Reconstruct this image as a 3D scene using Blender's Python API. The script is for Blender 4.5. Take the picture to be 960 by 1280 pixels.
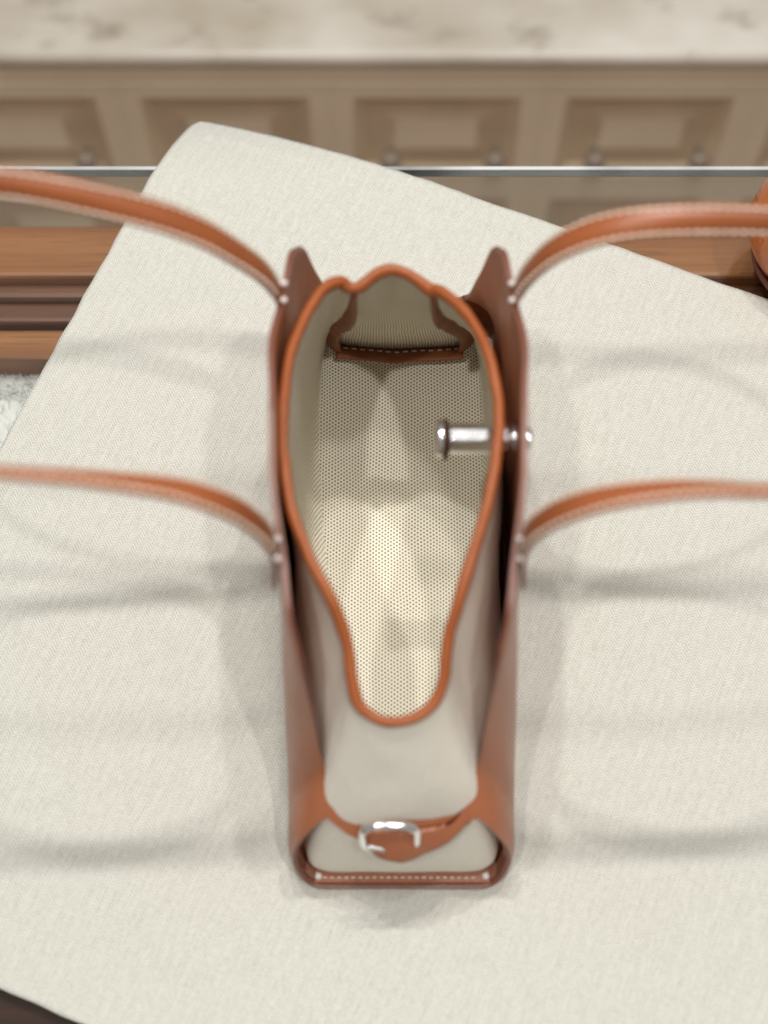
import bpy, bmesh, math, random
from mathutils import Vector, Matrix, noise as mnoise

random.seed(7)
S = bpy.context.scene
C = S.collection
for o in list(bpy.data.objects):
    bpy.data.objects.remove(o)

# ------------------------------------------------------------------ camera
cam_data = bpy.data.cameras.new("camera")
cam = bpy.data.objects.new("camera", cam_data)
C.objects.link(cam)
cam.location = (0, 0, 0.92)
cam.rotation_euler = (math.radians(22), 0, 0)          # 68 degrees below the horizontal
cam_data.sensor_fit = 'VERTICAL'
cam_data.sensor_height = 36
cam_data.sensor_width = 27
cam_data.lens = 1980 / 1280 * 36
cam_data.clip_start = 0.02
cam_data.clip_end = 50
cam_data.dof.use_dof = True
cam_data.dof.focus_distance = 1.005
cam_data.dof.aperture_fstop = 3.6
S.camera = cam

# ------------------------------------------------------------------ light
world = bpy.data.worlds.new("World")
S.world = world
world.use_nodes = True
bgn = world.node_tree.nodes["Background"]
bgn.inputs[0].default_value = (1.0, 0.985, 0.95, 1)
bgn.inputs[1].default_value = 0.26
S.view_settings.view_transform = 'Standard'
S.view_settings.look = 'None'
S.view_settings.exposure = 0.24
S.view_settings.gamma = 1.0
S.cycles.use_denoising = True
S.cycles.max_bounces = 10
S.cycles.transparent_max_bounces = 12
S.cycles.sample_clamp_indirect = 4.0
S.cycles.blur_glossy = 0.3
S.cycles.use_adaptive_sampling = False


def downlight(x, y, z, watts, aim, col=(1.0, 0.975, 0.935), radius=0.03):
    d = bpy.data.lights.new("ceiling_spot", 'SPOT')
    d.energy = watts
    d.color = col
    d.shadow_soft_size = radius
    d.spot_size = math.radians(95)
    d.spot_blend = 0.6
    o = bpy.data.objects.new("ceiling_spot", d)
    C.objects.link(o)
    o.location = (x, y, z)
    o.rotation_euler = (Vector(aim) - Vector((x, y, z))).to_track_quat('-Z', 'Y').to_euler()
    return o


LW = 31
downlight(-0.40, -0.21, 2.30, LW * 1.20, (0, .5, 0))
downlight(0.44, -0.20, 2.30, LW * 1.15, (0, .5, 0))
downlight(-0.27, 0.86, 2.30, LW * 1.2, (0, .5, 0), (1.0, .985, .955))
downlight(0.31, 0.88, 2.30, LW * 1.2, (0, .5, 0), (1.0, .965, .92))
downlight(0.02, 0.87, 2.30, LW * 0.8, (0, .5, 0))
downlight(0.12, 0.40, 2.30, LW * 0.75, (0, .4, 0), radius=.06)
pd = bpy.data.lights.new("soft_fill", 'AREA')        # added soft fill lamp to brighten the inside of the pouch
pd.shape = 'RECTANGLE'
pd.size, pd.size_y = 1.8, 0.8
pd.energy = 7
pd.color = (1.0, .985, .95)
po = bpy.data.objects.new("soft_fill", pd)
C.objects.link(po)
po.location = (0.0, 1.05, 2.5)

# ------------------------------------------------------------------ helpers


def lerp(a, b, t):
    return a + (b - a) * t


def sm(a, b, x):
    t = min(1.0, max(0.0, (x - a) / (b - a)))
    return t * t * (3 - 2 * t)


def table(tab, x):
    if x <= tab[0][0]:
        return tab[0][1]
    for (x0, y0), (x1, y1) in zip(tab, tab[1:]):
        if x <= x1:
            return lerp(y0, y1, (x - x0) / (x1 - x0))
    return tab[-1][1]


def catmull(pts, n, closed=False):
    """resample a list of vectors by arc length through a Catmull-Rom spline"""
    P = [Vector(p) for p in pts]
    m = len(P)
    dense = []
    segs = m if closed else m - 1
    for i in range(segs):
        if closed:
            p0, p1, p2, p3 = P[(i - 1) % m], P[i], P[(i + 1) % m], P[(i + 2) % m]
        else:
            p1, p2 = P[i], P[i + 1]
            p0 = P[i - 1] if i > 0 else p1 * 2 - p2
            p3 = P[i + 2] if i + 2 < m else p2 * 2 - p1
        for k in range(24):
            t = k / 24
            dense.append(0.5 * ((2 * p1) + (p2 - p0) * t + (2 * p0 - 5 * p1 + 4 * p2 - p3) * t * t
                                + (3 * p1 - p0 - 3 * p2 + p3) * t ** 3))
    dense.append(P[0].copy() if closed else P[-1].copy())
    L = [0.0]
    for a, b in zip(dense, dense[1:]):
        L.append(L[-1] + (b - a).length)
    out = []
    cnt = n if closed else n - 1
    j = 0
    for i in range(n):
        d = L[-1] * i / cnt
        while j < len(L) - 2 and L[j + 1] < d:
            j += 1
        t = (d - L[j]) / max(1e-9, L[j + 1] - L[j])
        out.append(dense[j].lerp(dense[j + 1], min(1, t)))
    return out, L[-1]


def link(o, parent=None):
    C.objects.link(o)
    if parent is not None:
        o.parent = parent
        o.matrix_parent_inverse = Matrix.Translation(-Vector(ORIGIN.get(parent.name, (0, 0, 0))))
    return o


ORIGIN = {}


def mesh(name, verts, faces, mats, parent=None, smooth=True, uvs=None, fmat=None, base=None):
    """base: a world point to use as the object's origin"""
    off = Vector(base) if base is not None else Vector((0, 0, 0))
    me = bpy.data.meshes.new(name)
    me.from_pydata([tuple(Vector(v) - off) for v in verts], [], faces)
    for m in (mats if isinstance(mats, (list, tuple)) else [mats]):
        me.materials.append(m)
    if smooth:
        me.polygons.foreach_set("use_smooth", [True] * len(me.polygons))
    if fmat:
        me.polygons.foreach_set("material_index", fmat)
    if uvs is not None:
        ul = me.uv_layers.new(name="UVMap")
        flat = []
        for f in uvs:
            for uv in f:
                flat += [uv[0], uv[1]]
        ul.data.foreach_set("uv", flat)
    me.update()
    o = bpy.data.objects.new(name, me)
    o.location = off
    link(o, parent)
    if base is not None:
        ORIGIN[o.name] = tuple(off)
    return o


def empty(name, loc):
    o = bpy.data.objects.new(name, None)
    o.empty_display_size = 0.05
    o.location = loc
    C.objects.link(o)
    ORIGIN[o.name] = tuple(loc)
    return o


def tag(o, label, cat, group=None, kind=None):
    o['label'] = label
    o['category'] = cat
    if group:
        o['group'] = group
    if kind:
        o['kind'] = kind
    return o


def box_geo(x0, x1, y0, y1, z0, z1, bev=0.0, seg=2):
    bm = bmesh.new()
    bmesh.ops.create_cube(bm, size=1)
    for v in bm.verts:
        v.co = Vector((lerp(x0, x1, v.co.x + .5), lerp(y0, y1, v.co.y + .5), lerp(z0, z1, v.co.z + .5)))
    if bev:
        bmesh.ops.bevel(bm, geom=bm.edges[:], offset=bev, segments=seg, profile=.5, affect='EDGES')
    V = [v.co.copy() for v in bm.verts]
    for i, v in enumerate(bm.verts):
        v.index = i
    F = [[v.index for v in f.verts] for f in bm.faces]
    bm.free()
    return V, F


def box(name, x0, x1, y0, y1, z0, z1, mat, parent=None, bev=0.0, seg=2, base=None):
    V, F = box_geo(x0, x1, y0, y1, z0, z1, bev, seg)
    o = mesh(name, V, F, mat, parent, smooth=False, base=base)
    return o


def tube_geo(pts, radius, sides=10, closed=False, squash=1.0, radii=None):
    """tube along points with parallel transported frames"""
    n = len(pts)
    V, F = [], []
    T = []
    for i in range(n):
        a = pts[(i - 1) % n] if (closed or i > 0) else pts[i]
        b = pts[(i + 1) % n] if (closed or i < n - 1) else pts[i]
        T.append((Vector(b) - Vector(a)).normalized())
    up = Vector((0, 0, 1)) if abs(T[0].z) < .9 else Vector((1, 0, 0))
    nrm = (up - T[0] * up.dot(T[0])).normalized()
    for i in range(n):
        nrm = (nrm - T[i] * nrm.dot(T[i])).normalized()
        bi = T[i].cross(nrm)
        r = radii[i] if radii else radius
        for k in range(sides):
            a = 2 * math.pi * k / sides
            V.append(Vector(pts[i]) + nrm * (math.cos(a) * r * squash) + bi * (math.sin(a) * r))
    rng = n if closed else n - 1
    for i in range(rng):
        j = (i + 1) % n
        for k in range(sides):
            l = (k + 1) % sides
            F.append([i * sides + k, i * sides + l, j * sides + l, j * sides + k])
    if not closed:
        F.append([k for k in range(sides)][::-1])
        F.append([(n - 1) * sides + k for k in range(sides)])
    return V, F


def merge(geos):
    V, F = [], []
    for v, f in geos:
        b = len(V)
        V += v
        F += [[i + b for i in q] for q in f]
    return V, F


def lathe_geo(profile, origin, axis, sides=28):
    """profile (r, h) revolved about axis through origin"""
    ax = Vector(axis).normalized()
    up = Vector((0, 0, 1)) if abs(ax.z) < .9 else Vector((1, 0, 0))
    u = (up - ax * up.dot(ax)).normalized()
    w = ax.cross(u)
    V, F = [], []
    for r, h in profile:
        for k in range(sides):
            a = 2 * math.pi * k / sides
            V.append(Vector(origin) + ax * h + u * (r * math.cos(a)) + w * (r * math.sin(a)))
    for i in range(len(profile) - 1):
        for k in range(sides):
            l = (k + 1) % sides
            F.append([i * sides + k, i * sides + l, (i + 1) * sides + l, (i + 1) * sides + k])
    F.append(list(range(sides))[::-1])
    F.append([(len(profile) - 1) * sides + k for k in range(sides)])
    return V, F


# ------------------------------------------------------------------ materials


class NT:
    def __init__(self, name):
        self.m = bpy.data.materials.new(name)
        self.m.use_nodes = True
        self.t = self.m.node_tree
        self.p = self.t.nodes["Principled BSDF"]
        self.out = self.t.nodes["Material Output"]

    def n(self, typ, **kw):
        nd = self.t.nodes.new(typ)
        for k, v in kw.items():
            setattr(nd, k, v)
        return nd

    def l(self, a, b):
        self.t.links.new(a, b)

    def val(self, sock, v):
        if hasattr(v, 'links') or isinstance(v, bpy.types.NodeSocket):
            self.l(v, sock)
        else:
            sock.default_value = v

    def math(self, op, a, b=0.0, c=None):
        nd = self.n('ShaderNodeMath', operation=op)
        self.val(nd.inputs[0], a)
        self.val(nd.inputs[1], b)
        if c is not None:
            self.val(nd.inputs[2], c)
        return nd.outputs[0]

    def noise(self, vec, scale, detail=3, rough=.55):
        nd = self.n('ShaderNodeTexNoise')
        nd.inputs['Scale'].default_value = scale
        nd.inputs['Detail'].default_value = detail
        nd.inputs['Roughness'].default_value = rough
        if vec is not None:
            self.l(vec, nd.inputs['Vector'])
        return nd.outputs[0]

    def ramp(self, fac, stops):
        nd = self.n('ShaderNodeValToRGB')
        e = nd.color_ramp.elements
        while len(e) < len(stops):
            e.new(0.5)
        for el, (p, c) in zip(e, stops):
            el.position = p
            el.color = (*c, 1)
        self.l(fac, nd.inputs[0])
        return nd.outputs[0]

    def mix(self, fac, a, b, typ='MIX'):
        nd = self.n('ShaderNodeMix', data_type='RGBA', blend_type=typ)
        self.val(nd.inputs[0], fac)
        for s, v in ((nd.inputs[6], a), (nd.inputs[7], b)):
            if isinstance(v, tuple):
                s.default_value = (*v, 1)
            else:
                self.l(v, s)
        return nd.outputs[2]

    def bump(self, h, strength, dist, normal=None):
        nd = self.n('ShaderNodeBump')
        nd.inputs['Strength'].default_value = strength
        nd.inputs['Distance'].default_value = dist
        self.l(h, nd.inputs['Height'])
        if normal is not None:
            self.l(normal, nd.inputs['Normal'])
        return nd.outputs[0]

    def coord(self, which='Object'):
        return self.n('ShaderNodeTexCoord').outputs[which]


def leather(name, base, dark, rough=.40, grain=900, gs=.25, spec=.5):
    t = NT(name)
    v = t.coord()
    big = t.noise(v, 22, 6, .65)
    fine = t.noise(v, 160, 3)
    col = t.ramp(big, [(.3, dark), (.7, base)])
    col = t.mix(t.math('MULTIPLY', fine, .28), col, tuple(c * .72 for c in base))
    t.l(col, t.p.inputs['Base Color'])
    vor = t.n('ShaderNodeTexVoronoi', feature='SMOOTH_F1')
    vor.inputs['Scale'].default_value = grain
    t.l(v, vor.inputs['Vector'])
    h = t.math('ADD', vor.outputs['Distance'], t.math('MULTIPLY', t.noise(v, 60, 4, .65), 1.5))
    t.l(t.bump(h, gs, .0006), t.p.inputs['Normal'])
    r = t.math('ADD', t.math('MULTIPLY', t.noise(v, 45, 3), .18), rough - .09)
    t.l(r, t.p.inputs['Roughness'])
    t.p.inputs['Specular IOR Level'].default_value = spec
    return t.m


M = {}
M['leather'] = leather('saddle_leather', (.385, .122, .046), (.31, .092, .032), .40, spec=.9)
M['strap_leather'] = leather('strap_leather', (.335, .092, .023), (.265, .068, .016), .42, spec=.65)
M['binding'] = leather('binding_leather', (.38, .102, .024), (.31, .078, .018), .50, 1200, .35)
M['inner_leather'] = leather('flesh_side_leather', (.28, .090, .033), (.23, .070, .025), .55)
M['edge'] = leather('edge_dye', (.21, .075, .045), (.16, .055, .034), .42)
M['shell_inner'] = leather('shell_lining_leather', (.44, .150, .055), (.36, .115, .040), .5)
M['pebble'] = leather('pebbled_leather', (.52, .15, .02), (.42, .09, .012), .30, 260, .9)


def plain(name, col, rough=.5, metal=0.0, spec=.5):
    t = NT(name)
    t.p.inputs['Base Color'].default_value = (*col, 1)
    t.p.inputs['Roughness'].default_value = rough
    t.p.inputs['Metallic'].default_value = metal
    t.p.inputs['Specular IOR Level'].default_value = spec
    return t


t = plain('polished_steel', (.88, .88, .89), .10, 1.0)
t.l(t.math('ADD', t.math('MULTIPLY', t.noise(t.coord(), 90, 3), .08), .05), t.p.inputs['Roughness'])
M['chrome'] = t.m
t = plain('waxed_thread', (.74, .62, .50), .6)
t.l(t.ramp(t.noise(t.coord(), 400, 2), [(.3, (.62, .50, .38)), (.7, (.80, .70, .58))]), t.p.inputs['Base Color'])
M['thread'] = t.m
M['knot'] = plain('thread_knot', (.74, .69, .65), .35).m


# woven mesh canvas of the pouch: staggered dark openings, UV in metres
t = NT('mesh_canvas')
uv = t.n('ShaderNodeUVMap', uv_map='UVMap').outputs[0]
wob = t.n('ShaderNodeTexNoise')
wob.inputs['Scale'].default_value = 40
t.l(uv, wob.inputs['Vector'])
wv = t.n('ShaderNodeVectorMath', operation='MULTIPLY_ADD')
t.l(wob.outputs['Color'], wv.inputs[0])
wv.inputs[1].default_value = (.0022, .0022, 0)
t.l(uv, wv.inputs[2])
sep = t.n('ShaderNodeSeparateXYZ')
t.l(wv.outputs[0], sep.inputs[0])
PU, PV = .0037, .00245
u = t.math('MULTIPLY', sep.outputs[0], 1 / PU)
v = t.math('MULTIPLY', sep.outputs[1], 1 / PV)


def lattice(u, v, off):
    a = t.math('SUBTRACT', t.math('FRACT', t.math('ADD', u, off)), .5)
    b = t.math('SUBTRACT', t.math('FRACT', t.math('ADD', v, off)), .5)
    a = t.math('MULTIPLY', a, PU * 1000)
    b = t.math('MULTIPLY', b, PV * 1000)
    return t.math('SQRT', t.math('ADD', t.math('MULTIPLY', a, a), t.math('MULTIPLY', b, b)))


d = t.math('MINIMUM', lattice(u, v, 0.0), lattice(u, v, .5))
mr = t.n('ShaderNodeMapRange', interpolation_type='SMOOTHSTEP')
mr.inputs[1].default_value = .34
mr.inputs[2].default_value = .80
t.l(d, mr.inputs[0])
fib = t.noise(uv, 900, 2)
col = t.ramp(fib, [(.25, (.88, .82, .685)), (.75, (.95, .905, .79))])
col = t.mix(mr.outputs[0], (.20, .145, .07), col)
t.l(col, t.p.inputs['Base Color'])
t.p.inputs['Roughness'].default_value = .85
t.p.inputs['Specular IOR Level'].default_value = .15
t.l(t.bump(mr.outputs[0], .5, .0006), t.p.inputs['Normal'])
M['canvas'] = t.m

# the outer face of the pouch is a tighter plain weave
t = NT('plain_canvas')
uv = t.n('ShaderNodeUVMap', uv_map='UVMap').outputs[0]
sep = t.n('ShaderNodeSeparateXYZ')
t.l(uv, sep.inputs[0])
wx = t.math('SINE', t.math('MULTIPLY', sep.outputs[0], 2 * math.pi / .0016))
wy = t.math('SINE', t.math('MULTIPLY', sep.outputs[1], 2 * math.pi / .0016))
wv_ = t.math('MULTIPLY_ADD', t.math('MULTIPLY', wx, wy), .5, .5)
fib = t.math('ADD', t.math('MULTIPLY', wv_, .5), t.math('MULTIPLY', t.noise(uv, 300, 4, .7), .5))
t.l(t.ramp(fib, [(.2, (.72, .655, .555)), (.75, (.90, .845, .745))]), t.p.inputs['Base Color'])
t.p.inputs['Roughness'].default_value = .85
t.p.inputs['Specular IOR Level'].default_value = .15
t.l(t.bump(fib, .6, .0006, t.bump(t.noise(uv, 25, 3), .35, .004)), t.p.inputs['Normal'])
M['canvas_out'] = t.m

# herringbone cloth: object coordinates in metres, columns along local y
t = NT('herringbone_linen')
uv = t.coord('Object')
sep = t.n('ShaderNodeSeparateXYZ')
nv = t.n('ShaderNodeTexNoise')
nv.inputs['Scale'].default_value = 55
t.l(uv, nv.inputs['Vector'])
wv = t.n('ShaderNodeVectorMath', operation='MULTIPLY_ADD')
t.l(nv.outputs['Color'], wv.inputs[0])
wv.inputs[1].default_value = (.0016, .0016, 0)
t.l(uv, wv.inputs[2])
t.l(wv.outputs[0], sep.inputs[0])
COL, STR = .0042, .0021
cu = t.math('MULTIPLY', sep.outputs[0], 1 / COL)
fr = t.math('FRACT', t.math('MULTIPLY', cu, .5))
tri = t.math('ABSOLUTE', t.math('SUBTRACT', fr, .5))          # 0..0.5 triangle wave over two columns
colid = t.math('FLOOR', cu)
jit = t.math('FRACT', t.math('MULTIPLY', t.math('SINE', t.math('MULTIPLY', colid, 12.9898)), 43758.5))
ph = t.math('ADD', t.math('MULTIPLY', sep.outputs[1], 1 / STR), t.math('MULTIPLY', tri, 2 * COL / STR * .86))
ph = t.math('ADD', ph, t.math('MULTIPLY', jit, .5))
st = t.math('SINE', t.math('MULTIPLY', ph, 2 * math.pi))
st = t.math('MULTIPLY_ADD', st, .5, .5)
# every other column carries fainter strokes
odd = t.math('GREATER_THAN', t.math('FRACT', t.math('MULTIPLY', cu, .5)), .5)
st = t.math('MULTIPLY_ADD', t.math('SUBTRACT', st, .5), t.math('MULTIPLY_ADD', odd, .25, .62), .5)
mot = t.noise(uv, 420, 3, .7)
slub = t.n('ShaderNodeTexNoise')
slub.inputs['Scale'].default_value = 1
slub.inputs['Detail'].default_value = 2
mp = t.n('ShaderNodeMapping')
mp.inputs['Scale'].default_value = (900, 60, 1)
t.l(uv, mp.inputs['Vector'])
t.l(mp.outputs[0], slub.inputs['Vector'])
h = t.math('ADD', t.math('MULTIPLY', st, t.math('MULTIPLY_ADD', mot, 1.7, -.15)), t.math('MULTIPLY', slub.outputs[0], .5))
col = t.ramp(h, [(.08, (.37, .361, .315)), (.50, (.550, .541, .486)), (.95, (.675, .667, .612))])
stain = t.noise(uv, 5, 3)
col = t.mix(t.math('MULTIPLY', t.math('SUBTRACT', stain, .42), .35), col, (.61, .592, .525))
lint = t.n('ShaderNodeTexVoronoi', feature='F1')
lint.inputs['Scale'].default_value = 26
t.l(uv, lint.inputs['Vector'])
lc = t.n('ShaderNodeSeparateColor')
t.l(lint.outputs['Color'], lc.inputs[0])
spot = t.math('LESS_THAN', lint.outputs['Distance'], t.math('MULTIPLY', t.math('GREATER_THAN', lc.outputs[0], .80), t.math('MULTIPLY_ADD', lc.outputs[1], .020, .008)))
col = t.mix(t.math('MULTIPLY', spot, .45), col, (.22, .19, .15))
t.l(col, t.p.inputs['Base Color'])
t.p.inputs['Roughness'].default_value = .9
t.p.inputs['Specular IOR Level'].default_value = .1
t.l(t.bump(h, .5, .0005, t.bump(t.noise(uv, 30, 3), .25, .003)), t.p.inputs['Normal'])
M['cloth'] = t.m


def wood(name, a, b, c, rough=.38, scale=1.0):
    t = NT(name)
    v = t.coord('Object')
    mp = t.n('ShaderNodeMapping')
    mp.inputs['Scale'].default_value = (3 * scale, 70 * scale, 70 * scale)
    t.l(v, mp.inputs['Vector'])
    g = t.noise(mp.outputs[0], 1.0, 6, .62)
    mp2 = t.n('ShaderNodeMapping')
    mp2.inputs['Scale'].default_value = (14 * scale, 700, 700)
    t.l(v, mp2.inputs['Vector'])
    pores = t.noise(mp2.outputs[0], 1.0, 2)
    col = t.ramp(g, [(.28, a), (.5, b), (.72, c)])
    col = t.mix(t.math('MULTIPLY', t.math('LESS_THAN', pores, .40), .35), col, tuple(x * .5 for x in a))
    t.l(col, t.p.inputs['Base Color'])
    t.p.inputs['Roughness'].default_value = rough
    t.l(t.bump(pores, .12, .0005), t.p.inputs['Normal'])
    return t.m


M['wood'] = wood('cherry_wood', (.23, .084, .026), (.33, .128, .042), (.42, .182, .067))
M['wood_mid'] = wood('cherry_moulding', (.11, .042, .022), (.16, .062, .030), (.21, .085, .042))
M['wood_dark'] = wood('dark_wood', (.03, .011, .006), (.05, .018, .009), (.07, .027, .014), .65)  # much darker tone than the other rails
M['wood_dark'].node_tree.nodes['Principled BSDF'].inputs['Specular IOR Level'].default_value = .2
M['black'] = plain('gap_black', (.02, .015, .012), .7).m

# clear plate glass: see-through with fresnel reflection
t = NT('plate_glass')
t.t.nodes.remove(t.p)
tr = t.n('ShaderNodeBsdfTransparent')
tr.inputs[0].default_value = (.955, .965, .955, 1)
gl = t.n('ShaderNodeBsdfGlossy')
gl.inputs['Roughness'].default_value = .02
fre = t.n('ShaderNodeFresnel')
fre.inputs[0].default_value = 1.5
mx = t.n('ShaderNodeMixShader')
t.l(fre.outputs[0], mx.inputs[0])
t.l(tr.outputs[0], mx.inputs[1])
t.l(gl.outputs[0], mx.inputs[2])
t.l(mx.outputs[0], t.out.inputs['Surface'])
M['glass'] = t.m
t = plain('polished_glass_edge', (.62, .66, .64), .12)
t.l(t.ramp(t.noise(t.coord(), 9, 3), [(.35, (.25, .27, .27)), (.62, (.62, .65, .66))]), t.p.inputs['Base Color'])
M['glass_edge'] = t.m

# painted cabinet, marble, floor
t = plain('cream_cabinet_paint', (.60, .52, .41), .5)
t.l(t.ramp(t.noise(t.coord(), 6, 4), [(.3, (.82, .72, .55)), (.7, (.90, .80, .63))]), t.p.inputs['Base Color'])
M['paint'] = t.m
t = plain('groove_tone_paint', (.27, .185, .11), .5)
t.l(t.ramp(t.noise(t.coord(), 12, 4), [(.3, (.62, .50, .345)), (.7, (.71, .585, .42))]), t.p.inputs['Base Color'])
M['groove_tone'] = t.m  # darker paint deepens the groove and keeps its upward bevel from looking lit
t = NT('veined_marble')
v = t.coord()
mp = t.n('ShaderNodeMapping')
mp.inputs['Scale'].default_value = (1.0, 1.6, 1.0)
t.l(v, mp.inputs['Vector'])
b1 = t.noise(mp.outputs[0], 13, 4, .55)
b2 = t.noise(mp.outputs[0], 5, 3)
col = t.ramp(b2, [(.3, (.47, .41, .325)), (.7, (.72, .68, .61))])
blot = t.n('ShaderNodeMapRange')
blot.inputs[1].default_value = .56
blot.inputs[2].default_value = .72
t.l(b1, blot.inputs[0])
col = t.mix(blot.outputs[0], col, (.36, .31, .25))
t.l(col, t.p.inputs['Base Color'])
t.p.inputs['Roughness'].default_value = .25
M['marble'] = t.m
M['knob'] = plain('dark_bronze', (.30, .25, .20), .5, .2).m
t = plain('shop_floor', (.30, .24, .18), .5)
t.l(t.ramp(t.noise(t.coord(), 3, 5), [(.3, (.50, .45, .38)), (.7, (.60, .55, .47))]), t.p.inputs['Base Color'])
M['floor'] = t.m
t = plain('white_fleece', (.80, .78, .75), .95, 0, .1)
t.l(t.ramp(t.noise(t.coord(), 60, 4), [(.3, (.82, .81, .79)), (.7, (.92, .91, .90))]), t.p.inputs['Base Color'])
M['fleece'] = t.m

# ------------------------------------------------------------------ setting: floor, back cabinet
V, F = box_geo(-4, 4, -2.5, 3.5, -.99, -.95)
o = mesh('floor', V, F, M['floor'], smooth=False)
o['kind'] = 'structure'

cab = empty('drawer_cabinet', (0.05, 1.35, -.95))
tag(cab, 'low cream cabinet with marble top and two rows of panelled drawers behind the counter', 'cabinet')
YF = 1.10
body = box('carcass', -1.45, 1.55, YF + .012, 1.62, -.95, -.505, M['paint'], cab)
# top slab with a rounded front edge
prof = []
for k in range(9):
    a = -math.pi / 2 + math.pi * k / 8
    prof.append((1.108 - .0125 * math.cos(a), -.4925 + .0125 * math.sin(a)))
prof += [(1.66, -.48), (1.66, -.505)]
V, F = [], []
for x in (-1.5, 1.6):
    for (y, z) in prof:
        V.append((x, y, z))
n = len(prof)
for i in range(n):
    j = (i + 1) % n
    F.append([i, j, n + j, n + i])
F += [list(range(n))[::-1], [n + i for i in range(n)]]
slab = mesh('marble_top', V, F, M['marble'], cab, smooth=False)
V, F = box_geo(-1.46, 1.56, YF + .001, YF + .012, -.533, -.5065, .004)
mesh('cornice', V, F, M['paint'], cab, smooth=False)


def drawer(cx_, z0, z1, hw=.1201):
    # a drawer front: flat border, sunk moulding in a darker tone, raised field, two knobs
    y = YF
    V, F, FM = [], [], []

    def ring(x0, x1, za, zb, yy):
        b = len(V)
        V.extend([(x0, yy, za), (x1, yy, za), (x1, yy, zb), (x0, yy, zb)])
        return b

    steps = [(0.0, y + .011), (0.0, y), (.0245, y), (.0405, y + .009), (.0585, y + .009), (.0725, y + .0055), (.0745, y + .005)]
    mats = [0, 0, 1, 1, 1, 0]
    prev = None
    for k, (ins, yy) in enumerate(steps):
        b = ring(cx_ - hw + ins, cx_ + hw - ins, z0 + ins, z1 - ins, yy)
        if prev is not None:
            for e in range(4):
                f = (e + 1) % 4
                F.append([prev + e, prev + f, b + f, b + e])
                FM.append(mats[k - 1])
        prev = b
    F.append([prev, prev + 1, prev + 2, prev + 3])
    FM.append(0)
    d_ = mesh('drawer', V, F, [M['paint'], M['groove_tone']], cab, smooth=False, fmat=FM)
    for s in (-.83, 1.1):
        kx, kz = cx_ + s * .0635, (z0 + z1) / 2 - .02
        pv, pf = lathe_geo([(.004, 0), (.004, .010), (.0105, .014), (.013, .020), (.011, .026), (.004, .029)],
                           (kx, y + .001, kz), (0, -1, 0), 16)
        mesh('knob', pv, pf, M['knob'], d_)


for k in range(-4, 5):
    for (za, zb) in ((-.736, -.534), (-.94, -.738)):
        drawer(.0605 + .2405 * k, za, zb)

# ------------------------------------------------------------------ display case
case = empty('display_case', (0, .26, -.95))
tag(case, 'wooden display counter with clear glass top under the cream cloth', 'display case')
GB = .6280
gx = 1.1
V, F = box_geo(-gx, gx, -.30, GB - .0032, -.008, 0)
mesh('glass_top', V, F, M['glass'], case, smooth=False)
V, F = box_geo(-gx, gx, GB - .0032, GB, -.0085, .0004, .001)
mesh('glass_edge', V, F, M['glass_edge'], case, smooth=False)
box('back_rail', -gx, gx, .559, .600, -.060, -.030, M['wood'], case, .003)
box('back_moulding', -gx, gx, .5475, .559, -.070, -.040, M['wood_mid'], case, .004)
box('back_moulding', -gx, gx, .5318, .5470, -.070, -.0455, M['wood_mid'], case, .003)
box('shadow_gap', -gx, gx, .5285, .5318, -.090, -.060, M['black'], case)  # solid black strip: the darkness of the gap is put into its colour
box('inner_rail', -gx, gx, .505, .5285, -.090, -.050, M['wood'], case, .003)
box('front_rail', -gx, gx, -.29, .135, -.060, -.0095, M['wood_dark'], case, .003)
box('case_floor', -gx, gx, .135, .505, -.115, -.100, M['wood_mid'], case)
box('back_panel', -gx, gx, .575, .595, -.95, -.0605, M['wood'], case)
box('front_panel', -gx, gx, -.27, -.25, -.95, -.0605, M['wood_dark'], case)

# sheepskin lying in the case
NX, NY = 90, 40
V, F = [], []
for j in range(NY + 1):
    for i in range(NX + 1):
        x = lerp(-.75, .75, i / NX)
        y = lerp(.15, .5015, j / NY)
        z = -.082 + .006 * mnoise.noise((x * 14, y * 14, 0)) + .004 * mnoise.noise((x * 50, y * 50, 3))
        z -= .012 * sm(.485, .503, y)
        V.append((x, y, z))
for j in range(NY):
    for i in range(NX):
        a = j * (NX + 1) + i
        F.append([a, a + 1, a + NX + 2, a + NX + 1])
fleece = mesh('sheepskin', V, F, M['fleece'], smooth=True, base=(0, .3, -.1))
tag(fleece, 'white fluffy sheepskin lying inside the wooden case at far left', 'sheepskin')
V, F = [], []
for k in range(9000):
    x = random.uniform(-.42, -.12)
    y = random.uniform(.38, .503) if random.random() < .25 else random.uniform(.488, .504)
    z = -.083
    a = random.gauss(math.pi / 2, .9)
    ln = random.uniform(.010, .022)
    d_ = Vector((math.cos(a) * .7, math.sin(a) * .6, random.uniform(.35, .9))).normalized()
    sd = Vector((-d_.y, d_.x, 0)).normalized() * random.uniform(.0003, .0006)
    p = Vector((x, y, z))
    bnd = Vector((random.gauss(0, .003), random.gauss(0, .003), -.002))
    b = len(V)
    mid = p + d_ * ln * .55
    tip = p + d_ * ln + bnd
    V += [p - sd, p + sd, mid + sd * .8, mid - sd * .8, tip]
    F += [[b, b + 1, b + 2, b + 3], [b + 3, b + 2, b + 4]]
hair = mesh('wool', V, F, M['fleece'], fleece)
hair['kind'] = 'stuff'

# ------------------------------------------------------------------ cloth
ANG = math.radians(-22.6)
ca, sa = math.cos(ANG), math.sin(ANG)
NV = Vector((-sa, ca, 0))          # towards the far edge
UV_ = Vector((ca, sa, 0))          # towards the right
U0, U1, V0, V1 = -.384, .52, -.004, .578
NX, NY = 300, 200


def axis(a, b, n, hem):
    ks = [a + (b - a) * i / n for i in range(n + 1)]
    return ks


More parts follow.
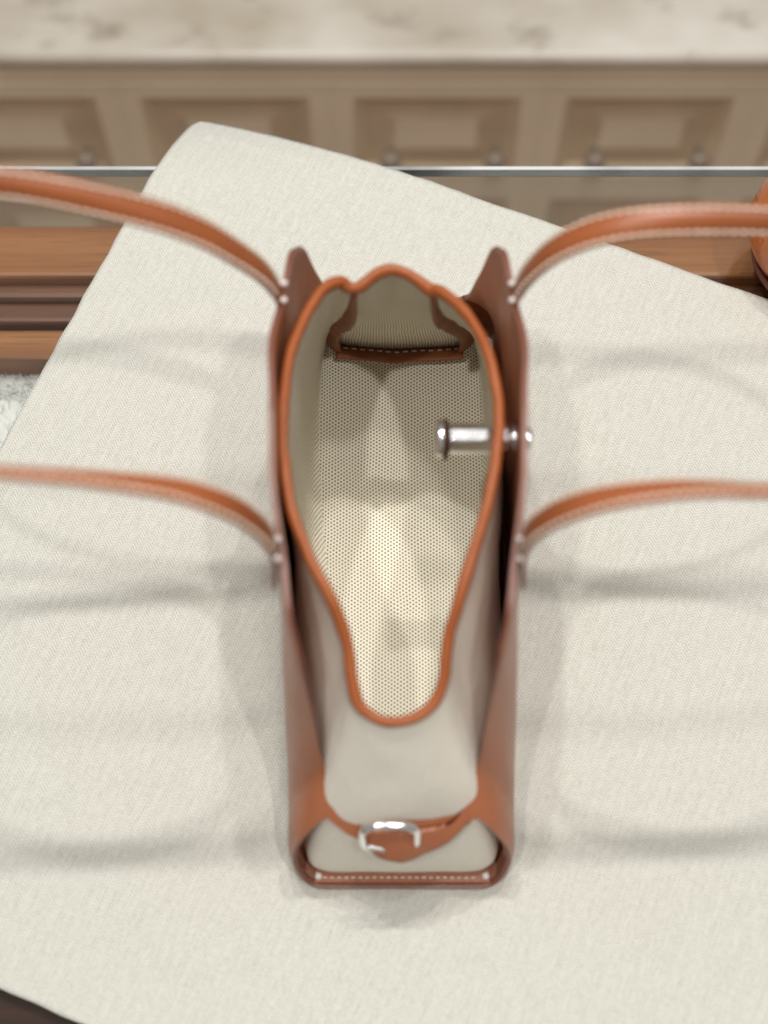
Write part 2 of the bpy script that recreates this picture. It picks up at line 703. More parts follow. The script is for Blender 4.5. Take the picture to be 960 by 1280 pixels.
V, F = [], []
for j in range(NY + 1):
    for i in range(NX + 1):
        uu, vv = lerp(U0, U1, i / NX), lerp(V0, V1, j / NY)
        # rounded corners
        e = min(uu - U0, U1 - uu, vv - V0, V1 - vv)
        cu_ = max(0, .010 - (uu - U0)) / .010
        cv_ = max(0, .010 - (V1 - vv)) / .010
        rr = math.hypot(cu_, cv_)
        if rr > 1:
            uu += .010 * cu_ * (1 - 1 / rr)
            vv -= .010 * cv_ * (1 - 1 / rr)
        p = UV_ * uu + NV * vv
        # ragged woven edge
        ed = .0008 * mnoise.noise((uu * 60, vv * 60, 5))
        if i in (0, NX):
            p += UV_ * ed
        if j in (0, NY):
            p += NV * ed
        z = .0032
        hem = min(uu - U0, vv - V0, V1 - vv)
        z += .0013 * (1 - sm(.0172, .0185, hem))
        z += .0005 * mnoise.noise((uu * 9, vv * 9, 1)) + .0003 * mnoise.noise((uu * 30, vv * 30, 2))
        y = p.y
        over = max(0, y - .607)
        z -= 4.6 * over * over
        # soft lift of the free edge on the near side
        z += .0012 * (1 - sm(0, .03, vv - V0)) * (0.5 + 0.5 * mnoise.noise((uu * 6, 0, 0)))
        V.append((p.x, p.y, z))
for j in range(NY):
    for i in range(NX):
        a = j * (NX + 1) + i
        F.append([a, a + 1, a + NX + 2, a + NX + 1])
# cloth object turned so that its local axes follow the weave
ct = Vector((.10, .25, 0))
R = Matrix.Rotation(ANG, 4, 'Z')
Ri = R.inverted()
cloth = mesh('cloth', [tuple(Ri @ (Vector(v) - ct)) for v in V], F, M['cloth'])
cloth.matrix_world = Matrix.Translation(ct) @ R
sol = cloth.modifiers.new('thickness', 'SOLIDIFY')
sol.thickness = .0019
sol.offset = -1
tag(cloth, 'cream herringbone cloth laid askew over the glass counter with its corner overhanging', 'cloth')

# ------------------------------------------------------------------ handbag
bag = empty('handbag', (.0103, .30, .004))
tag(bag, 'tan leather handbag with cream canvas pouch standing on the herringbone cloth', 'handbag')


def cx(z):
    return .0103 - .0145 * z


W0, YE, YM, R0 = .0632, .1385, .324, .020
L1 = YM - (YE + R0)
L2 = math.pi / 2 * R0
L3 = W0 - R0
LT = L1 + L2 + L3
Z0 = .0042


def nominal(s):
    if s < L1:
        return (W0, YM - s)
    if s < L1 + L2:
        a = (s - L1) / R0
        return (W0 - R0 + R0 * math.cos(a), YE + R0 - R0 * math.sin(a))
    return (W0 - R0 - (s - L1 - L2), YE)


TOPC = [(0, (.0612, .324, .247)), (.035, (.0597, .289, .243)), (.067, (.0550, .2568, .235)),
        (.093, (.0519, .231, .232)), (.103, (.0496, .221, .222)), (.113, (.0469, .211, .206)),
        (.127, (.0434, .199, .158)), (.150, (.0397, .1845, .111)), (.192, (.0318, .1707, .097)),
        (.212, (.0215, .1626, .0925)), (LT, (.0, .1575, .098))]
top_d, _ = catmull([(s, *p) if False else p for s, p in TOPC], 400)
# parameterise the dense curve by s through its control points
_ctl = []
for s, p in TOPC:
    k = min(range(400), key=lambda q: (top_d[q] - Vector(p)).length)
    _ctl.append((s, k / 399))


def top(s):
    # monotone smooth mapping of s on to the dense curve
    f = table(_ctl, s) * 399
    k = min(398, int(f))
    return top_d[k].lerp(top_d[k + 1], f - k)


def shell(s, z):
    x0, y0 = nominal(s)
    T = top(s)
    t_ = max(0.0, (z - Z0) / (T.z - Z0))
    k = t_ ** table([(0, 2.0), (.09, 2.4), (.13, 3.2), (.17, 3.6), (LT, 4.0)], s)
    return Vector((lerp(x0, T.x, k), lerp(y0, T.y, k), z))


SC = L1 + .010
ZM = .046


SCE = (SC, LT - .036)


def whi(s, end=0):          # upper edge of the end window
    q = min(1, max(0, (s - SCE[end]) / .013))
    rise = math.sqrt(max(0, 1 - (1 - q) ** 2))
    far_ = table([(SC, .090), (.190, .089), (.206, .083), (LT, .0775)], s)
    return ZM + (far_ - ZM) * rise


def wlo(s, end=0):          # lower edge of the end window
    q = min(1, max(0, (s - SCE[end]) / .016))
    rise = math.sqrt(max(0, 1 - (1 - q) ** 2))
    return ZM + (.0080 - ZM) * rise


NA, NB = 60, 36
N1, N2 = 10, 22
sAs = [[e * i / NA for i in range(NA + 1)] for e in SCE]
sBs = [[e + (LT - e) * (i / NB) ** 1.5 for i in range(NB + 1)] for e in SCE]


def far_y(s, y):
    """the far end mirrors the near one, sitting a little closer in at its strap"""
    return 2 * YM - y - .016 * sm(.160, .205, s)


def panel_geo(side):
    V, F = [], []
    idx = {}

    def vert(s, z, end):
        p = shell(s, z)
        y = p.y if end == 0 else far_y(s, p.y)
        key = (round(p.x, 6), round(y, 6), round(z, 6), end if p.y < YM - 1e-6 else 0)
        if key in idx:
            return idx[key]
        idx[key] = len(V)
        wid = 1.0 if end == 0 else 1 + .065 * sm(0, .05, s) * (1 - sm(.112, .16, s)) * sm(.10, .22, z)
        V.append((cx(z) + side * p.x * wid, y, z))
        return idx[key]

    def patch(ss, lo, hi, n, end):
        for a, b in zip(ss, ss[1:]):
            for k in range(n):
                q = []
                for (s, t_) in ((a, k / n), (b, k / n), (b, (k + 1) / n), (a, (k + 1) / n)):
                    q.append(vert(s, lerp(lo(s), hi(s), t_), end))
                q2 = []
                for i_ in q:
                    if i_ not in q2:
                        q2.append(i_)
                if len(q2) < 3:
                    continue
                flip = (side > 0) != (end == 1)
                F.append(q2 if not flip else q2[::-1])

    zb = lambda s: Z0
    zm = lambda s: ZM
    zt = lambda s: top(s).z
    for end in (0, 1):
        patch(sAs[end], zb, zm, N1, end)
        patch(sAs[end], zm, zt, N2, end)
        patch(sBs[end], zb, lambda s: wlo(s, end), N1, end)
        patch(sBs[end], lambda s: whi(s, end), zt, N2, end)
    return V, F


for side, nm in ((-1, 'leather_side'), (1, 'leather_side')):
    V, F = panel_geo(side)
    # weld coincident seams between patches
    bm = bmesh.new()
    bv = [bm.verts.new(v) for v in V]
    for f in F:
        try:
            bm.faces.new([bv[i] for i in f])
        except ValueError:
            pass
    bmesh.ops.remove_doubles(bm, verts=bm.verts, dist=1e-5)
    bmesh.ops.recalc_face_normals(bm, faces=bm.faces[:])
    # make the outside face outwards
    f0 = max(bm.faces, key=lambda f: f.calc_center_median().x * side)
    if f0.normal.x * side < 0:
        bmesh.ops.reverse_faces(bm, faces=bm.faces[:])
    bm.verts.index_update()
    V = [v.co.copy() for v in bm.verts]
    F = [[v.index for v in f.verts] for f in bm.faces]
    bm.free()
    o = mesh(nm, V, F, [M['leather'], M['shell_inner'], M['edge']], bag)
    md = o.modifiers.new('thickness', 'SOLIDIFY')
    md.thickness = .0028
    md.offset = -1
    md.use_even_offset = False
    md.material_offset = 1
    md.material_offset_rim = 2
    bv_ = o.modifiers.new('soft_edge', 'BEVEL')
    bv_.width = .0007
    bv_.segments = 2
    bv_.limit_method = 'ANGLE'
    bv_.angle_limit = math.radians(55)

# base sheet
loop = []
for s in [LT * k / 60 for k in range(61)]:
    loop.append(nominal(s))
ring = [(x, y) for x, y in loop] + [(-x, y) for x, y in loop[::-1]]
ring += [(-x, 2 * YM - y) for x, y in loop] + [(x, 2 * YM - y) for x, y in loop[::-1]]
rr = []
for p in ring:
    q = (cx(0) + p[0] * .96, YM + (p[1] - YM) * (.985 if p[1] < YM else .90))
    if not rr or (abs(q[0] - rr[-1][0]) + abs(q[1] - rr[-1][1])) > 1e-5:
        rr.append(q)
if (abs(rr[0][0] - rr[-1][0]) + abs(rr[0][1] - rr[-1][1])) < 1e-5:
    rr.pop()
n = len(rr)
V = [(x, y, .0046) for x, y in rr] + [(x, y, .0076) for x, y in rr]
F = [list(range(n))[::-1], [n + i for i in range(n)]] + [[i, (i + 1) % n, n + (i + 1) % n, n + i] for i in range(n)]
mesh('base', V, F, M['inner_leather'], bag, smooth=False)


def stitch_geo(path_fn, a0, a1, pitch, length, r, nrm_fn=None):
    geos = []
    a = a0
    while a + length < a1:
        pts = [path_fn(a + length * q) for q in (0, .25, .5, .75, 1)]
        geos.append(tube_geo(pts, r, 6, radii=[r * .45, r, r, r, r * .45]))
        a += pitch
    return merge(geos)


# stitched strips along both short edges of the base, inside the upturned lip
for end in (0, 1):
    sg = 1 if end == 0 else -1
    ye = YE if end == 0 else 2 * YM - YE - .016
    ya, yb = sorted((ye + sg * .0029, ye + sg * .0112))
    strip = box('foot_strip', cx(0) - .0500, cx(0) + .0500, ya, yb, .0077, .0094, M['strap_leather'], bag, .0006)
    zst = .0096
    ys = ye + sg * .0058
    gv, gf = stitch_geo(lambda a: Vector((a, ys, zst)), cx(0) - .045, cx(0) + .045, .0040, .0026, .0006)
    st_ = mesh('stitching', gv, gf, M['thread'], strip)
    st_['kind'] = 'stuff'
    for s in (-1, 1):
        gv, gf = lathe_geo([(.0022, 0), (.0022, .0006), (.0015, .0014), (.0005, .0017)],
                           (cx(0) + s * .0475, ys + sg * .001, .0093), (0, 0, 1), 12)
        mesh('rivet', gv, gf, M['knot'], strip)

# tongue and buckle on each end strap


def end_surface(x, z, end):
    s = LT - abs(x)
    p = shell(s, z)
    y = p.y if end == 0 else far_y(s, p.y)
    return Vector((cx(z) + (1 if x >= 0 else -1) * p.x, y, z))


for end in (0, 1):
    sg = -1 if end == 0 else 1
    # tongue: lies over the strap, rides up over the lower bar of the buckle and ends in a rounded tip
    V, F = [], []
    na, nb = 44, 12
    x0, x1 = -.0215, .047
    ZC = .0880
    for layer in (0, 1):
        for i in range(na + 1):
            x = lerp(x0, x1, i / na)
            zc = ZC + .004 * (abs(x) / .04) ** 2
            hw = .0088 * (1 - .45 * sm(.018, .047, x))
            if x < -.011:
                q = (x - x0) / .0105
                hw *= math.sqrt(max(.0025, 1 - (1 - q) ** 2))
            for j in range(nb + 1):
                b_ = j / nb
                z = min(zc + lerp(-hw, hw * .9, b_), top(LT - abs(x)).z - .0022)
                p = end_surface(x, min(z, top(LT - abs(x)).z), end)
                lift = .0009 + .0022 * layer * (1 - .8 * sm(.034, .047, x)) - .0009 * sm(.040, .047, x)
                lift += (.0026 * (1 - b_) ** .7) * math.exp(-((x + .005) / .0165) ** 4)
                V.append((p.x, p.y + sg * lift, z))
    m_ = (na + 1) * (nb + 1)
    for i in range(na):
        for j in range(nb):
            a = i * (nb + 1) + j
            b = a + nb + 1
            F.append([a, b, b + 1, a + 1])
            F.append([m_ + a + 1, m_ + b + 1, m_ + b, m_ + a])
    rim_ = [i * (nb + 1) for i in range(na + 1)] + [na * (nb + 1) + j for j in range(1, nb + 1)] \
        + [i * (nb + 1) + nb for i in range(na - 1, -1, -1)] + [j for j in range(nb - 1, 0, -1)]
    for a, b in zip(rim_, rim_[1:] + rim_[:1]):
        F.append([a, m_ + a, m_ + b, b])
    mesh('strap_tongue', V, F, M['leather'], bag)
    # buckle: upper bar proud of the leather, lower bar tucked behind the tongue
    hw, hh, rc = .0140, .0122, .0084
    pts = []
    for (qx, qz, a0) in ((hw - rc, hh - rc, 0), (-(hw - rc), hh - rc, 90), (-(hw - rc), -(hh - rc), 180), (hw - rc, -(hh - rc), 270)):
        for k in range(9):
            a = math.radians(a0 + 90 * k / 8)
            pts.append((qx + rc * math.cos(a), qz + rc * math.sin(a)))
    P3 = []
    for (qx, qz) in pts:
        p = end_surface(0, ZC - .002, end)
        q = (qz + hh) / (2 * hh)
        off = lerp(.0016, -.0062, q)
        P3.append(Vector((p.x - .0060 + qx, p.y + sg * off - sg * .0005 * 0, ZC + .0036 + qz)))
    gv, gf = tube_geo(P3, .0022, 14, closed=True)
    bk = mesh('buckle', gv, gf, M['chrome'], bag)
    pr = end_surface(0, ZC, end)
    b0 = Vector((pr.x - .0178, pr.y + sg * .0032, ZC + .003))
    b1 = Vector((pr.x - .0085, pr.y + sg * .0050, ZC + .0015))
    gv, gf = tube_geo([b0.lerp(b1, k / 6) for k in range(7)], .0012, 10)
    mesh('prong', gv, gf, M['chrome'], bk)

# ------------------------------------------------------------------ canvas pouch
RIM = [(0.0038, 0.1930, 0.170), (-0.0058, 0.1954, 0.171), (-0.0127, 0.2014, 0.174), (-0.0154, 0.2111, 0.180),
       (-0.0177, 0.2270, 0.191), (-0.0251, 0.2437, 0.205), (-0.036, 0.2642, 0.21), (-0.045, 0.289, 0.215),
       (-0.0491, 0.3176, 0.217), (-0.0493, 0.3436, 0.217), (-0.0465, 0.3717, 0.214), (-0.0391, 0.3954, 0.21),
       (-0.0313, 0.4111, 0.207), (-0.0232, 0.4175, 0.204), (-0.0183, 0.4162, 0.2005), (-0.0137, 0.4160, 0.2005),
       (-0.0091, 0.4187, 0.202), (-0.0033, 0.4223, 0.204), (0.0042, 0.4241, 0.205), (0.0124, 0.4217, 0.205),
       (0.0195, 0.4176, 0.203), (0.0249, 0.4141, 0.201), (0.0301, 0.4108, 0.205), (0.0388, 0.4001, 0.209),
       (0.0469, 0.385, 0.213), (0.0533, 0.3634, 0.217), (0.0563, 0.3392, 0.217), (0.0553, 0.3176, 0.217),
       (0.0509, 0.2932, 0.215), (0.0441, 0.2703, 0.21), (0.037, 0.2477, 0.205), (0.0308, 0.2290, 0.191),
       (0.0290, 0.2131, 0.180), (0.0252, 0.2033, 0.174), (0.0154, 0.1954, 0.171)]
BAS = [(0, .1455), (-.02, .1455), (-.045, .1458), (-.0545, .154), (-.056, .18), (-.058, .21), (-.058, .245), (-.058, .285),
       (-.058, .325), (-.058, .36), (-.0575, .40), (-.0555, .435), (-.0525, .463), (-.050, .476), (-.0485, .482), (-.0465, .4845),
       (-.030, .4825), (-.015, .481), (0, .4805), (.015, .481), (.035, .4825), (.048, .484), (.0505, .475), (.0535, .458),
       (.056, .42), (.0575, .39), (.058, .355), (.058, .325), (.058, .285), (.058, .245), (.058, .21), (.056, .18), (.0545, .154),
       (.045, .1458), (.02, .1455)]
NP = 280
both = [Vector((*r, 0)) for r in RIM]


def resample_pair(n):
    m = len(RIM)
    rim, bas = [], []
    A = [Vector(r) for r in RIM]
    B = [Vector((b[0] + cx(0), b[1], .0105)) for b in BAS]

    def ev(P, i, t):
        p0, p1, p2, p3 = P[(i - 1) % m], P[i], P[(i + 1) % m], P[(i + 2) % m]
        return 0.5 * ((2 * p1) + (p2 - p0) * t + (2 * p0 - 5 * p1 + 4 * p2 - p3) * t * t
                      + (3 * p1 - p0 - 3 * p2 + p3) * t ** 3)
    for k in range(n):
        f = k / n * m
        i = int(f)
        rim.append(ev(A, i, f - i))
        bas.append(ev(B, i, f - i))
    return rim, bas


rim_pts, base_pts = resample_pair(NP)
NTT = 36


def wall(fk, t_):
    """point of the pouch wall; fk index along the rim (float), t_ 0 at the rim, 1 at the floor"""
    i = int(fk) % NP
    j = (i + 1) % NP
    q = fk - int(fk)
    r_ = rim_pts[i].lerp(rim_pts[j], q)
    b_ = base_pts[i].lerp(base_pts[j], q)
    k = lerp(t_, sm(0, 1, t_), .5)
    idx_ = fk / NP * len(RIM)
    nearness = table([(0, .9), (1, .85), (2, .5), (3, .35), (4, .5), (5, .75), (6, .75), (8, .5), (10, 0), (21.5, 0), (23, .55), (25, .55), (27, .5), (29, .75), (30, .75), (31, .5), (32, .35), (33, .5), (34, .85), (35, .9)], idx_)
    k = lerp(k, 1 - (1 - t_) ** 1.9, nearness)
    # the folds near the rim open out further down
    p = Vector((lerp(r_.x, b_.x, k), lerp(r_.y, b_.y, k), lerp(r_.z, b_.z, t_)))
    w = math.sin(math.pi * min(1, t_ * 1.02))
    ctr = Vector((cx(p.z), .30, p.z))
    d_ = (p - ctr)
    d_.z = 0
    d_.normalize()
    nz = mnoise.noise((p.x * 24, p.y * 24, p.z * 16)) * .0022 + mnoise.noise((p.x * 60, p.y * 60, p.z * 30)) * .0007
    # the foot of the wall turns into the floor with a soft radius, except at the far seam
    idx_ = fk / NP * len(RIM)
    R_ = table([(0, .003), (3, .005), (6, .018), (10, .015), (13, .001), (22, .001), (25, .015), (30, .018), (33, .005), (35, .003)], idx_)
    q_ = max(0, (t_ - .86) / .14)
    return p + d_ * (nz * w - R_ * (1 - math.sqrt(max(0, 1 - q_ * q_))))


V, F, U = [], [], []
arc = [0.0]
for a, b in zip(base_pts, base_pts[1:] + base_pts[:1]):
    arc.append(arc[-1] + (b - a).length * .93)
for i in range(NTT + 1):
    for k in range(NP):
        V.append(wall(k, i / NTT))
down = [[0.0] * (NTT + 1) for _ in range(NP)]
for k in range(NP):
    for i in range(NTT):
        down[k][i + 1] = down[k][i] + (V[(i + 1) * NP + k] - V[i * NP + k]).length
for i in range(NTT):
    for k in range(NP):
        l = (k + 1) % NP
        F.append([i * NP + k, i * NP + l, (i + 1) * NP + l, (i + 1) * NP + k])
        U.append([(arc[k], down[k][i]), (arc[k + 1], down[l][i]), (arc[k + 1], down[l][i + 1]), (arc[k], down[k][i + 1])])
# floor rings
NR = 12
c0 = Vector((cx(0), .30, .0105))
prev = NTT * NP
for r_ in range(1, NR):
    b = len(V)
    for k in range(NP):
        p = V[NTT * NP + k].lerp(c0, r_ / NR)
        e = sm(0, .35, r_ / NR)
        p = Vector((p.x, p.y, .0105 - .0015 * e + .0014 * mnoise.noise((p.x * 30, p.y * 22, 9)) * e))
        V.append(p)
    for k in range(NP):
        l = (k + 1) % NP
        F.append([prev + k, prev + l, b + l, b + k])
        U.append([(V[q][0], V[q][1]) for q in F[-1]])
    prev = b
V.append(c0)
for k in range(NP):
    F.append([prev + k, prev + (k + 1) % NP, len(V) - 1])
    U.append([(V[q][0], V[q][1]) for q in F[-1]])
pouch = mesh('canvas_pouch', V, F, [M['canvas_out'], M['canvas']], bag, uvs=U)
md = pouch.modifiers.new('thickness', 'SOLIDIFY')
md.thickness = .0011
md.offset = 0
md.material_offset = 1

gv, gf = tube_geo([p + Vector((0, 0, .0004)) for p in rim_pts], .0029, 12, closed=True, squash=1.25,
                  radii=[.0029 * (1 + .16 * mnoise.noise(p * 55) + .06 * mnoise.noise(p * 240)) for p in rim_pts])
gv = [v + Vector((mnoise.noise(v * 90), mnoise.noise(v * 90 + Vector((9, 0, 0))), 0)) * .0005 for v in gv]
mesh('rim_binding', gv, gf, M['binding'], pouch)


def inward(p):
    d_ = Vector((cx(p.z), .32, p.z)) - p
    d_.z = 0
    return d_.normalized()


# the far end panel is sewn in with a leather-bound seam: down one side, along the floor, up the other side
per = NP / len(RIM)
path, dirs = [], []
for i in range(31):
    t_ = lerp(.02, .97, i / 30)
    p = wall(14.5 * per, t_)
    path.append(p)
    dirs.append(lerp(Vector((.62, -.74, .1)), Vector((.62, -.55, .35)), t_ ** 3).normalized())
for i in range(1, 50):
    fk = lerp(15.0, 20.7, i / 50) * per
    p = wall(fk, .985)
    path.append(p)
    e = i / 50
    side_ = max(0, 1 - min(e, 1 - e) / .10) * (1 if e < .5 else -1)
    dirs.append(Vector((.6 * side_, -.80, .52)).normalized())
for i in range(31):
    t_ = lerp(.97, .02, i / 30)
    p = wall(21.1 * per, t_)
    path.append(p)
    dirs.append(lerp(Vector((-.62, -.74, .1)), Vector((-.62, -.55, .35)), t_ ** 3).normalized())
for _ in range(4):
    dirs = [dirs[0]] + [(dirs[k - 1] + dirs[k] * 2 + dirs[k + 1]).normalized() for k in range(1, len(dirs) - 1)] + [dirs[-1]]
    path = [path[0]] + [(path[k - 1] + path[k] * 2 + path[k + 1]) / 4 for k in range(1, len(path) - 1)] + [path[-1]]
V, F = [], []
NSEC = 12
line_pts = []
for k in range(len(path)):
    T = (path[min(len(path) - 1, k + 1)] - path[max(0, k - 1)]).normalized()
    d_ = (dirs[k] - T * T.dot(dirs[k])).normalized()
    nn = T.cross(d_).normalized()
    wob_ = mnoise.noise(path[k] * 60)
    e_ = min(k, len(path) - 1 - k) / 30
    WID = (lerp(.0085, .0170, sm(.75, 1.15, e_)) + .0010 * wob_) * (.3 + .7 * sm(0, .35, e_))
    th_ = .0019
    c_ = path[k] + d_ * (WID * .45) + nn * (.0012 * wob_)
    for q in range(NSEC):
        a = 2 * math.pi * q / NSEC
        xa, ya = math.cos(a), math.sin(a)
        V.append(c_ + d_ * (WID * .55 * math.copysign(abs(xa) ** .6, xa)) + nn * (th_ * math.copysign(abs(ya) ** .7, ya)))
    line_pts.append((c_ + d_ * (WID * .02), nn))
for k in range(len(path) - 1):
    for q in range(NSEC):
        l = (q + 1) % NSEC
        F.append([k * NSEC + q, k * NSEC + l, (k + 1) * NSEC + l, (k + 1) * NSEC + q])
F.append(list(range(NSEC))[::-1])
F.append([(len(path) - 1) * NSEC + q for q in range(NSEC)])
seam = mesh('bound_seam', V, F, M['inner_leather'], pouch)
bm = bmesh.new()
bm.from_mesh(seam.data)
bmesh.ops.recalc_face_normals(bm, faces=bm.faces[:])
bm.to_mesh(seam.data)
bm.free()
geos = []
lo_, hi_ = 32, 78
seg = []
for sgn in (1, -1):
    pl = [p + nn * (sgn * .0023) for p, nn in line_pts[lo_:hi_]]
    dense, L_ = catmull(pl, 400)
    a = 0.0
    while a < L_ - .004:
        i0 = int(a / L_ * 399)
        i1 = min(399, int((a + .0033) / L_ * 399))
        q = [dense[i0], dense[(i0 + i1) // 2], dense[i1]]
        geos.append(tube_geo(q, .0006, 6, radii=[.0004, .0006, .0004]))
        a += .0055
gv, gf = merge(geos)
st_ = mesh('seam_stitching', gv, gf, M['thread'], pouch)
st_['kind'] = 'stuff'

# ------------------------------------------------------------------ closing pin
RZ, RY = .190, .3350
rx0, rx1 = .0255, .0755
LP = rx1 - rx0
prof = [(.0030, 0), (.0082, .0007), (.0096, .0022), (.0096, .0044), (.0082, .0056), (.0046, .0060),
        (.0046, .0068), (.0046, LP - .012), (.0046, LP - .011), (.0074, LP - .0105),
        (.0074, LP - .0085), (.0042, LP - .008), (.0042, LP - .0045),
        (.0068, LP - .0040), (.0068, LP - .0016), (.0040, LP)]
gv, gf = lathe_geo(prof, (rx0, RY, RZ), (1, 0, -.02), 28)
pin = mesh('closing_pin', gv, gf, M['chrome'], bag)
md = pin.modifiers.new('soft_edge', 'BEVEL')
md.width = .0004
md.segments = 2
md.angle_limit = math.radians(25)
V, F = lathe_geo([(.0050, 0), (.0080, .0010), (.0080, LP - .0190), (.0050, LP - .0180)], (rx0 + .0064, RY, RZ - .0001), (1, 0, -.02), 8)
rot = Matrix.Rotation(math.radians(22.5 + 9), 3, 'X')
cpt = Vector((0, RY, RZ))
V = [cpt + rot @ (v - cpt) for v in V]
bar = mesh('bar', V, F, M['chrome'], pin, smooth=False)
md = bar.modifiers.new('soft_edge', 'BEVEL')
md.width = .0007
md.segments = 3
md.angle_limit = math.radians(20)
V, F = lathe_geo([(.0100, 0), (.0108, .0005), (.0108, .0013), (.0100, .0018)], (rx0 + .0048, RY, RZ - .001), (1, 0, -.05), 28)
V = [Vector((v.x, RY + (v.y - RY) * 1.0, v.z)) for v in V]
mesh('leather_washer', V, F, M['wood_dark'], pin)
V, F = lathe_geo([(.0110, 0), (.0120, .0006), (.0120, .0020), (.0110, .0026)], (rx1 - .0085, RY, RZ - .001), (1, 0, 0), 28)
mesh('leather_washer', V, F, M['wood_dark'], pin)

# ------------------------------------------------------------------ handles


def handle(side, near, arch, far):
    """points given as (outward x, y, z); built for the right side and mirrored when side is -1"""
    pts = near + arch + far
    n = 340
    P, L = catmull(pts, n)
    step = L / (n - 1)
    Larch0 = sum((Vector(a) - Vector(b)).length for a, b in zip(near, near[1:]))
    sec = 32
    V, F = [], []
    rail = {(-1, 1): [], (1, 1): [], (-1, -1): [], (1, -1): []}
    for i in range(n):
        a = min(i, n - 1 - i) * step
        half = L / 2
        frac = [(0, 0), (.055, 0), (.075, 6), (.100, 14), (.130, 30), (.165, 48), (half, 90)]
        phi = table(frac, a)
        if i > (n - 1) / 2:
            phi = 180 - phi
        phi = math.radians(phi)
        T = (P[min(n - 1, i + 1)] - P[max(0, i - 1)]).normalized()
        w = Vector((0, math.cos(phi), -math.sin(phi)))
        # on the left the loop runs to -x, here to +x: the twist mirrors with it
        w = (w - T * w.dot(T)).normalized()
        nn = -T.cross(w)
        nn = -nn
        W = table([(0, .0058), (.012, .0062), (.045, .0058), (.062, .0068), (.085, .0073), (half, .0073)], a)
        H = table([(0, .0011), (.040, .0012), (.060, .0020), (.080, .0026), (half, .0026)], a)
        E_ = table([(0, .0009), (.040, .0010), (.060, .0013), (half, .0013)], a)
        for k in range(sec):
            th = 2 * math.pi * k / sec
            c_, s_ = math.cos(th), math.sin(th)
            xw = W * (1 - (1 - abs(c_)) ** 1.0) * (1 if c_ >= 0 else -1)
            r_ = abs(xw) / W
            dome = E_ + (H - E_) * (1 - sm(.34, .60, r_))
            zt = dome * (1 if s_ >= 0 else -1) * min(1, abs(s_) * 3.2)
            q = P[i] + w * xw + nn * zt
            V.append(q)
        for (su, sv) in rail:
            rail[(su, sv)].append(P[i] + w * (su * W * .76) + nn * (sv * (E_ + .00025)))
    for i in range(n - 1):
        for k in range(sec):
            l = (k + 1) % sec
            F.append([i * sec + k, i * sec + l, (i + 1) * sec + l, (i + 1) * sec + k])
    F.append(list(range(sec))[::-1])
    F.append([(n - 1) * sec + k for k in range(sec)])

    def place(v):
        return Vector((side * v.x if False else cxh + side * v.x, v.y, v.z))
    cxh = cx(.235)
    V = [place(v) for v in V]
    if side > 0:
        F = [f[::-1] for f in F]
    o = mesh('handle', V, F, M['strap_leather'], bag)
    bm = bmesh.new()
    bm.from_mesh(o.data)
    bmesh.ops.recalc_face_normals(bm, faces=bm.faces[:])
    bm.to_mesh(o.data)
    bm.free()
    geos = []
    for key, R_ in rail.items():
        i0, i1 = int(.050 / step), n - int(.050 / step)
        a = i0 * step
        while a < i1 * step:
            q = []
            for e in (0, .33, .67, 1):
                f = min(n - 1.001, (a + .0033 * e) / step)
                k = int(f)
                q.append(place(R_[k].lerp(R_[k + 1], f - k)))
            geos.append(tube_geo(q, .0009, 5, radii=[.0005, .0009, .0009, .0005]))
            a += .0043
    gv, gf = merge(geos)
    s_ = mesh('stitching', gv, gf, M['thread'], o)
    s_['kind'] = 'stuff'
    # thread knots where the strap joins the panel
    for yy in (near[2][1], far[-3][1] + .001):
        for dy in (-.0047, .0047):
            c_ = Vector((cxh + side * (.0560), yy + dy, .2392))
            gv, gf = lathe_geo([(.0006, -.0017), (.0013, -.0011), (.0016, 0), (.0013, .0011), (.0006, .0017)],
                               c_, (1, 0, .3), 10)
            mesh('knot', gv, gf, M['knot'], o)
    return o


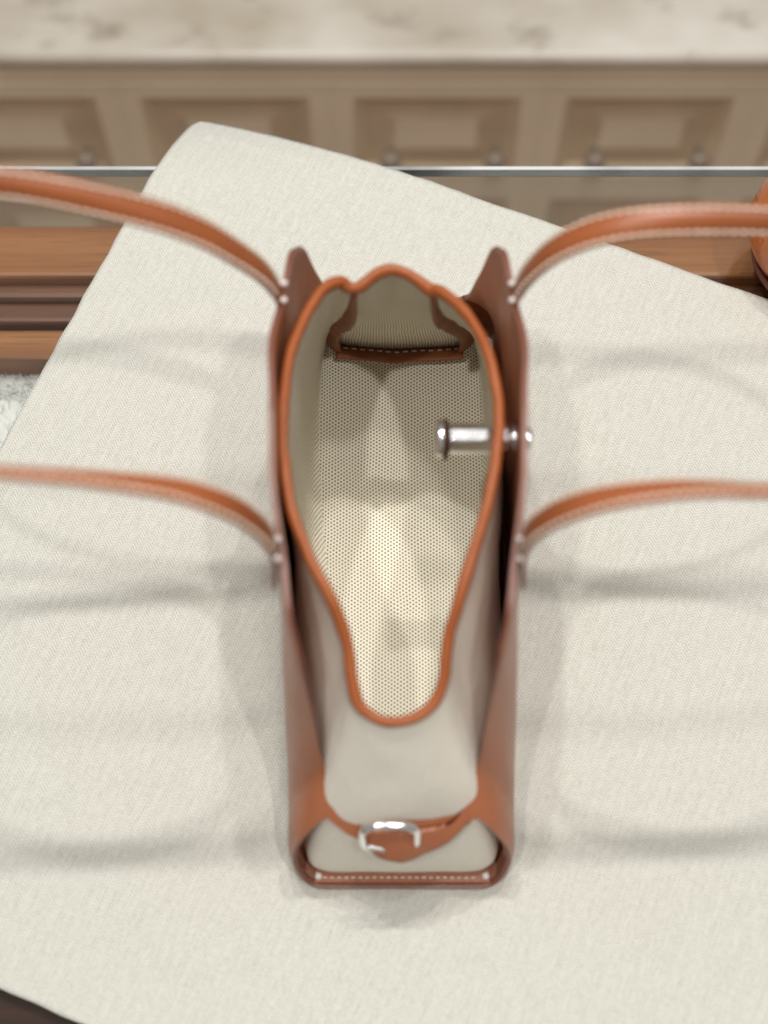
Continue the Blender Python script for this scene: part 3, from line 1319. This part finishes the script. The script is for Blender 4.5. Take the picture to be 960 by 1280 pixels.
# outward x measured from the bag's axis at the height of the fixing points
yn, yf = .2568, .3908
L_near = [(.0600, yn, .198), (.0588, yn, .214), (.0578, yn, .232), (.0596, yn, .258), (.0692, yn, .2843), (.083, yn, .3015),
          (.1001, yn, .3127), (.1318, yn, .322), (.1633, yn, .3278)]
L_arch = [(.208, .261, .331), (.254, .277, .333), (.281, .301, .334), (.288, .325, .334), (.280, .352, .335), (.254, .376, .336)]
L_far = [(.217, .388, .3365), (.1739, yf, .3352), (.1245, yf, .3169), (.0945, yf, .2985), (.0748, yf, .2756), (.0632, yf, .2558), (.0580, yf, .232),
         (.0588, yf, .214), (.0600, yf, .198)]
handle(-1, L_near, L_arch, L_far)
R_near = [(.0605, yn, .198), (.0592, yn, .214), (.0578, yn, .232), (.0586, yn, .2604), (.0693, yn, .2843), (.0879, yn, .3006),
          (.1135, yn, .3093), (.133, yn, .3102), (.1539, yn, .3084)]
R_arch = [(.203, .261, .305), (.248, .277, .301), (.275, .301, .298), (.282, .325, .297), (.273, .352, .298), (.246, .376, .300)]
R_far = [(.208, .388, .303), (.1668, yf, .3052), (.1234, yf, .3052), (.0953, yf, .2985), (.0750, yf, .2827), (.0628, yf, .2595), (.0580, yf, .236),
         (.0592, yf, .214), (.0605, yf, .198)]
handle(1, R_near, R_arch, R_far)

# ------------------------------------------------------------------ orange pebbled pouch cut by the right edge
oc = Vector((.296, .552, 0.0))
V, F = [], []
NU, NVV = 64, 32
for j in range(NVV + 1):
    ph_ = -math.pi / 2 + math.pi * j / NVV
    for i in range(NU):
        th = 2 * math.pi * i / NU
        cr = math.cos(ph_)
        sq = (abs(cr) ** .85) if cr > 0 else 0
        r_ = .058 * (1 + .05 * math.cos(2 * th) + .02 * mnoise.noise((math.cos(th) * 2, math.sin(th) * 2, ph_)))
        z = .052 + .052 * math.sin(ph_)
        z += .010 * (math.sin(ph_) > .6) * 0
        r_ *= sq * (1 + .10 * math.sin(-ph_))
        V.append((oc.x + r_ * math.cos(th), oc.y + r_ * math.sin(th) * .92, z + .0012))
for j in range(NVV):
    for i in range(NU):
        k = (i + 1) % NU
        F.append([j * NU + i, j * NU + k, (j + 1) * NU + k, (j + 1) * NU + i])
op = mesh('leather_pouch', V, F, M['pebble'], base=(oc.x, oc.y, .001))
tag(op, 'round orange-brown pebbled leather pouch cut off by the right photo edge', 'pouch')
seam = [Vector((oc.x + .0592 * math.cos(a), oc.y + .0592 * .92 * math.sin(a), .046)) for a in
        [2 * math.pi * k / 90 for k in range(90)]]
gv, gf = tube_geo([oc + Vector((.050 * math.cos(2 * math.pi * k / 90), .046 * math.sin(2 * math.pi * k / 90), .009)) for k in range(90)],
                  .0022, 8, closed=True)
mesh('foot_welt', gv, gf, M['edge'], op)
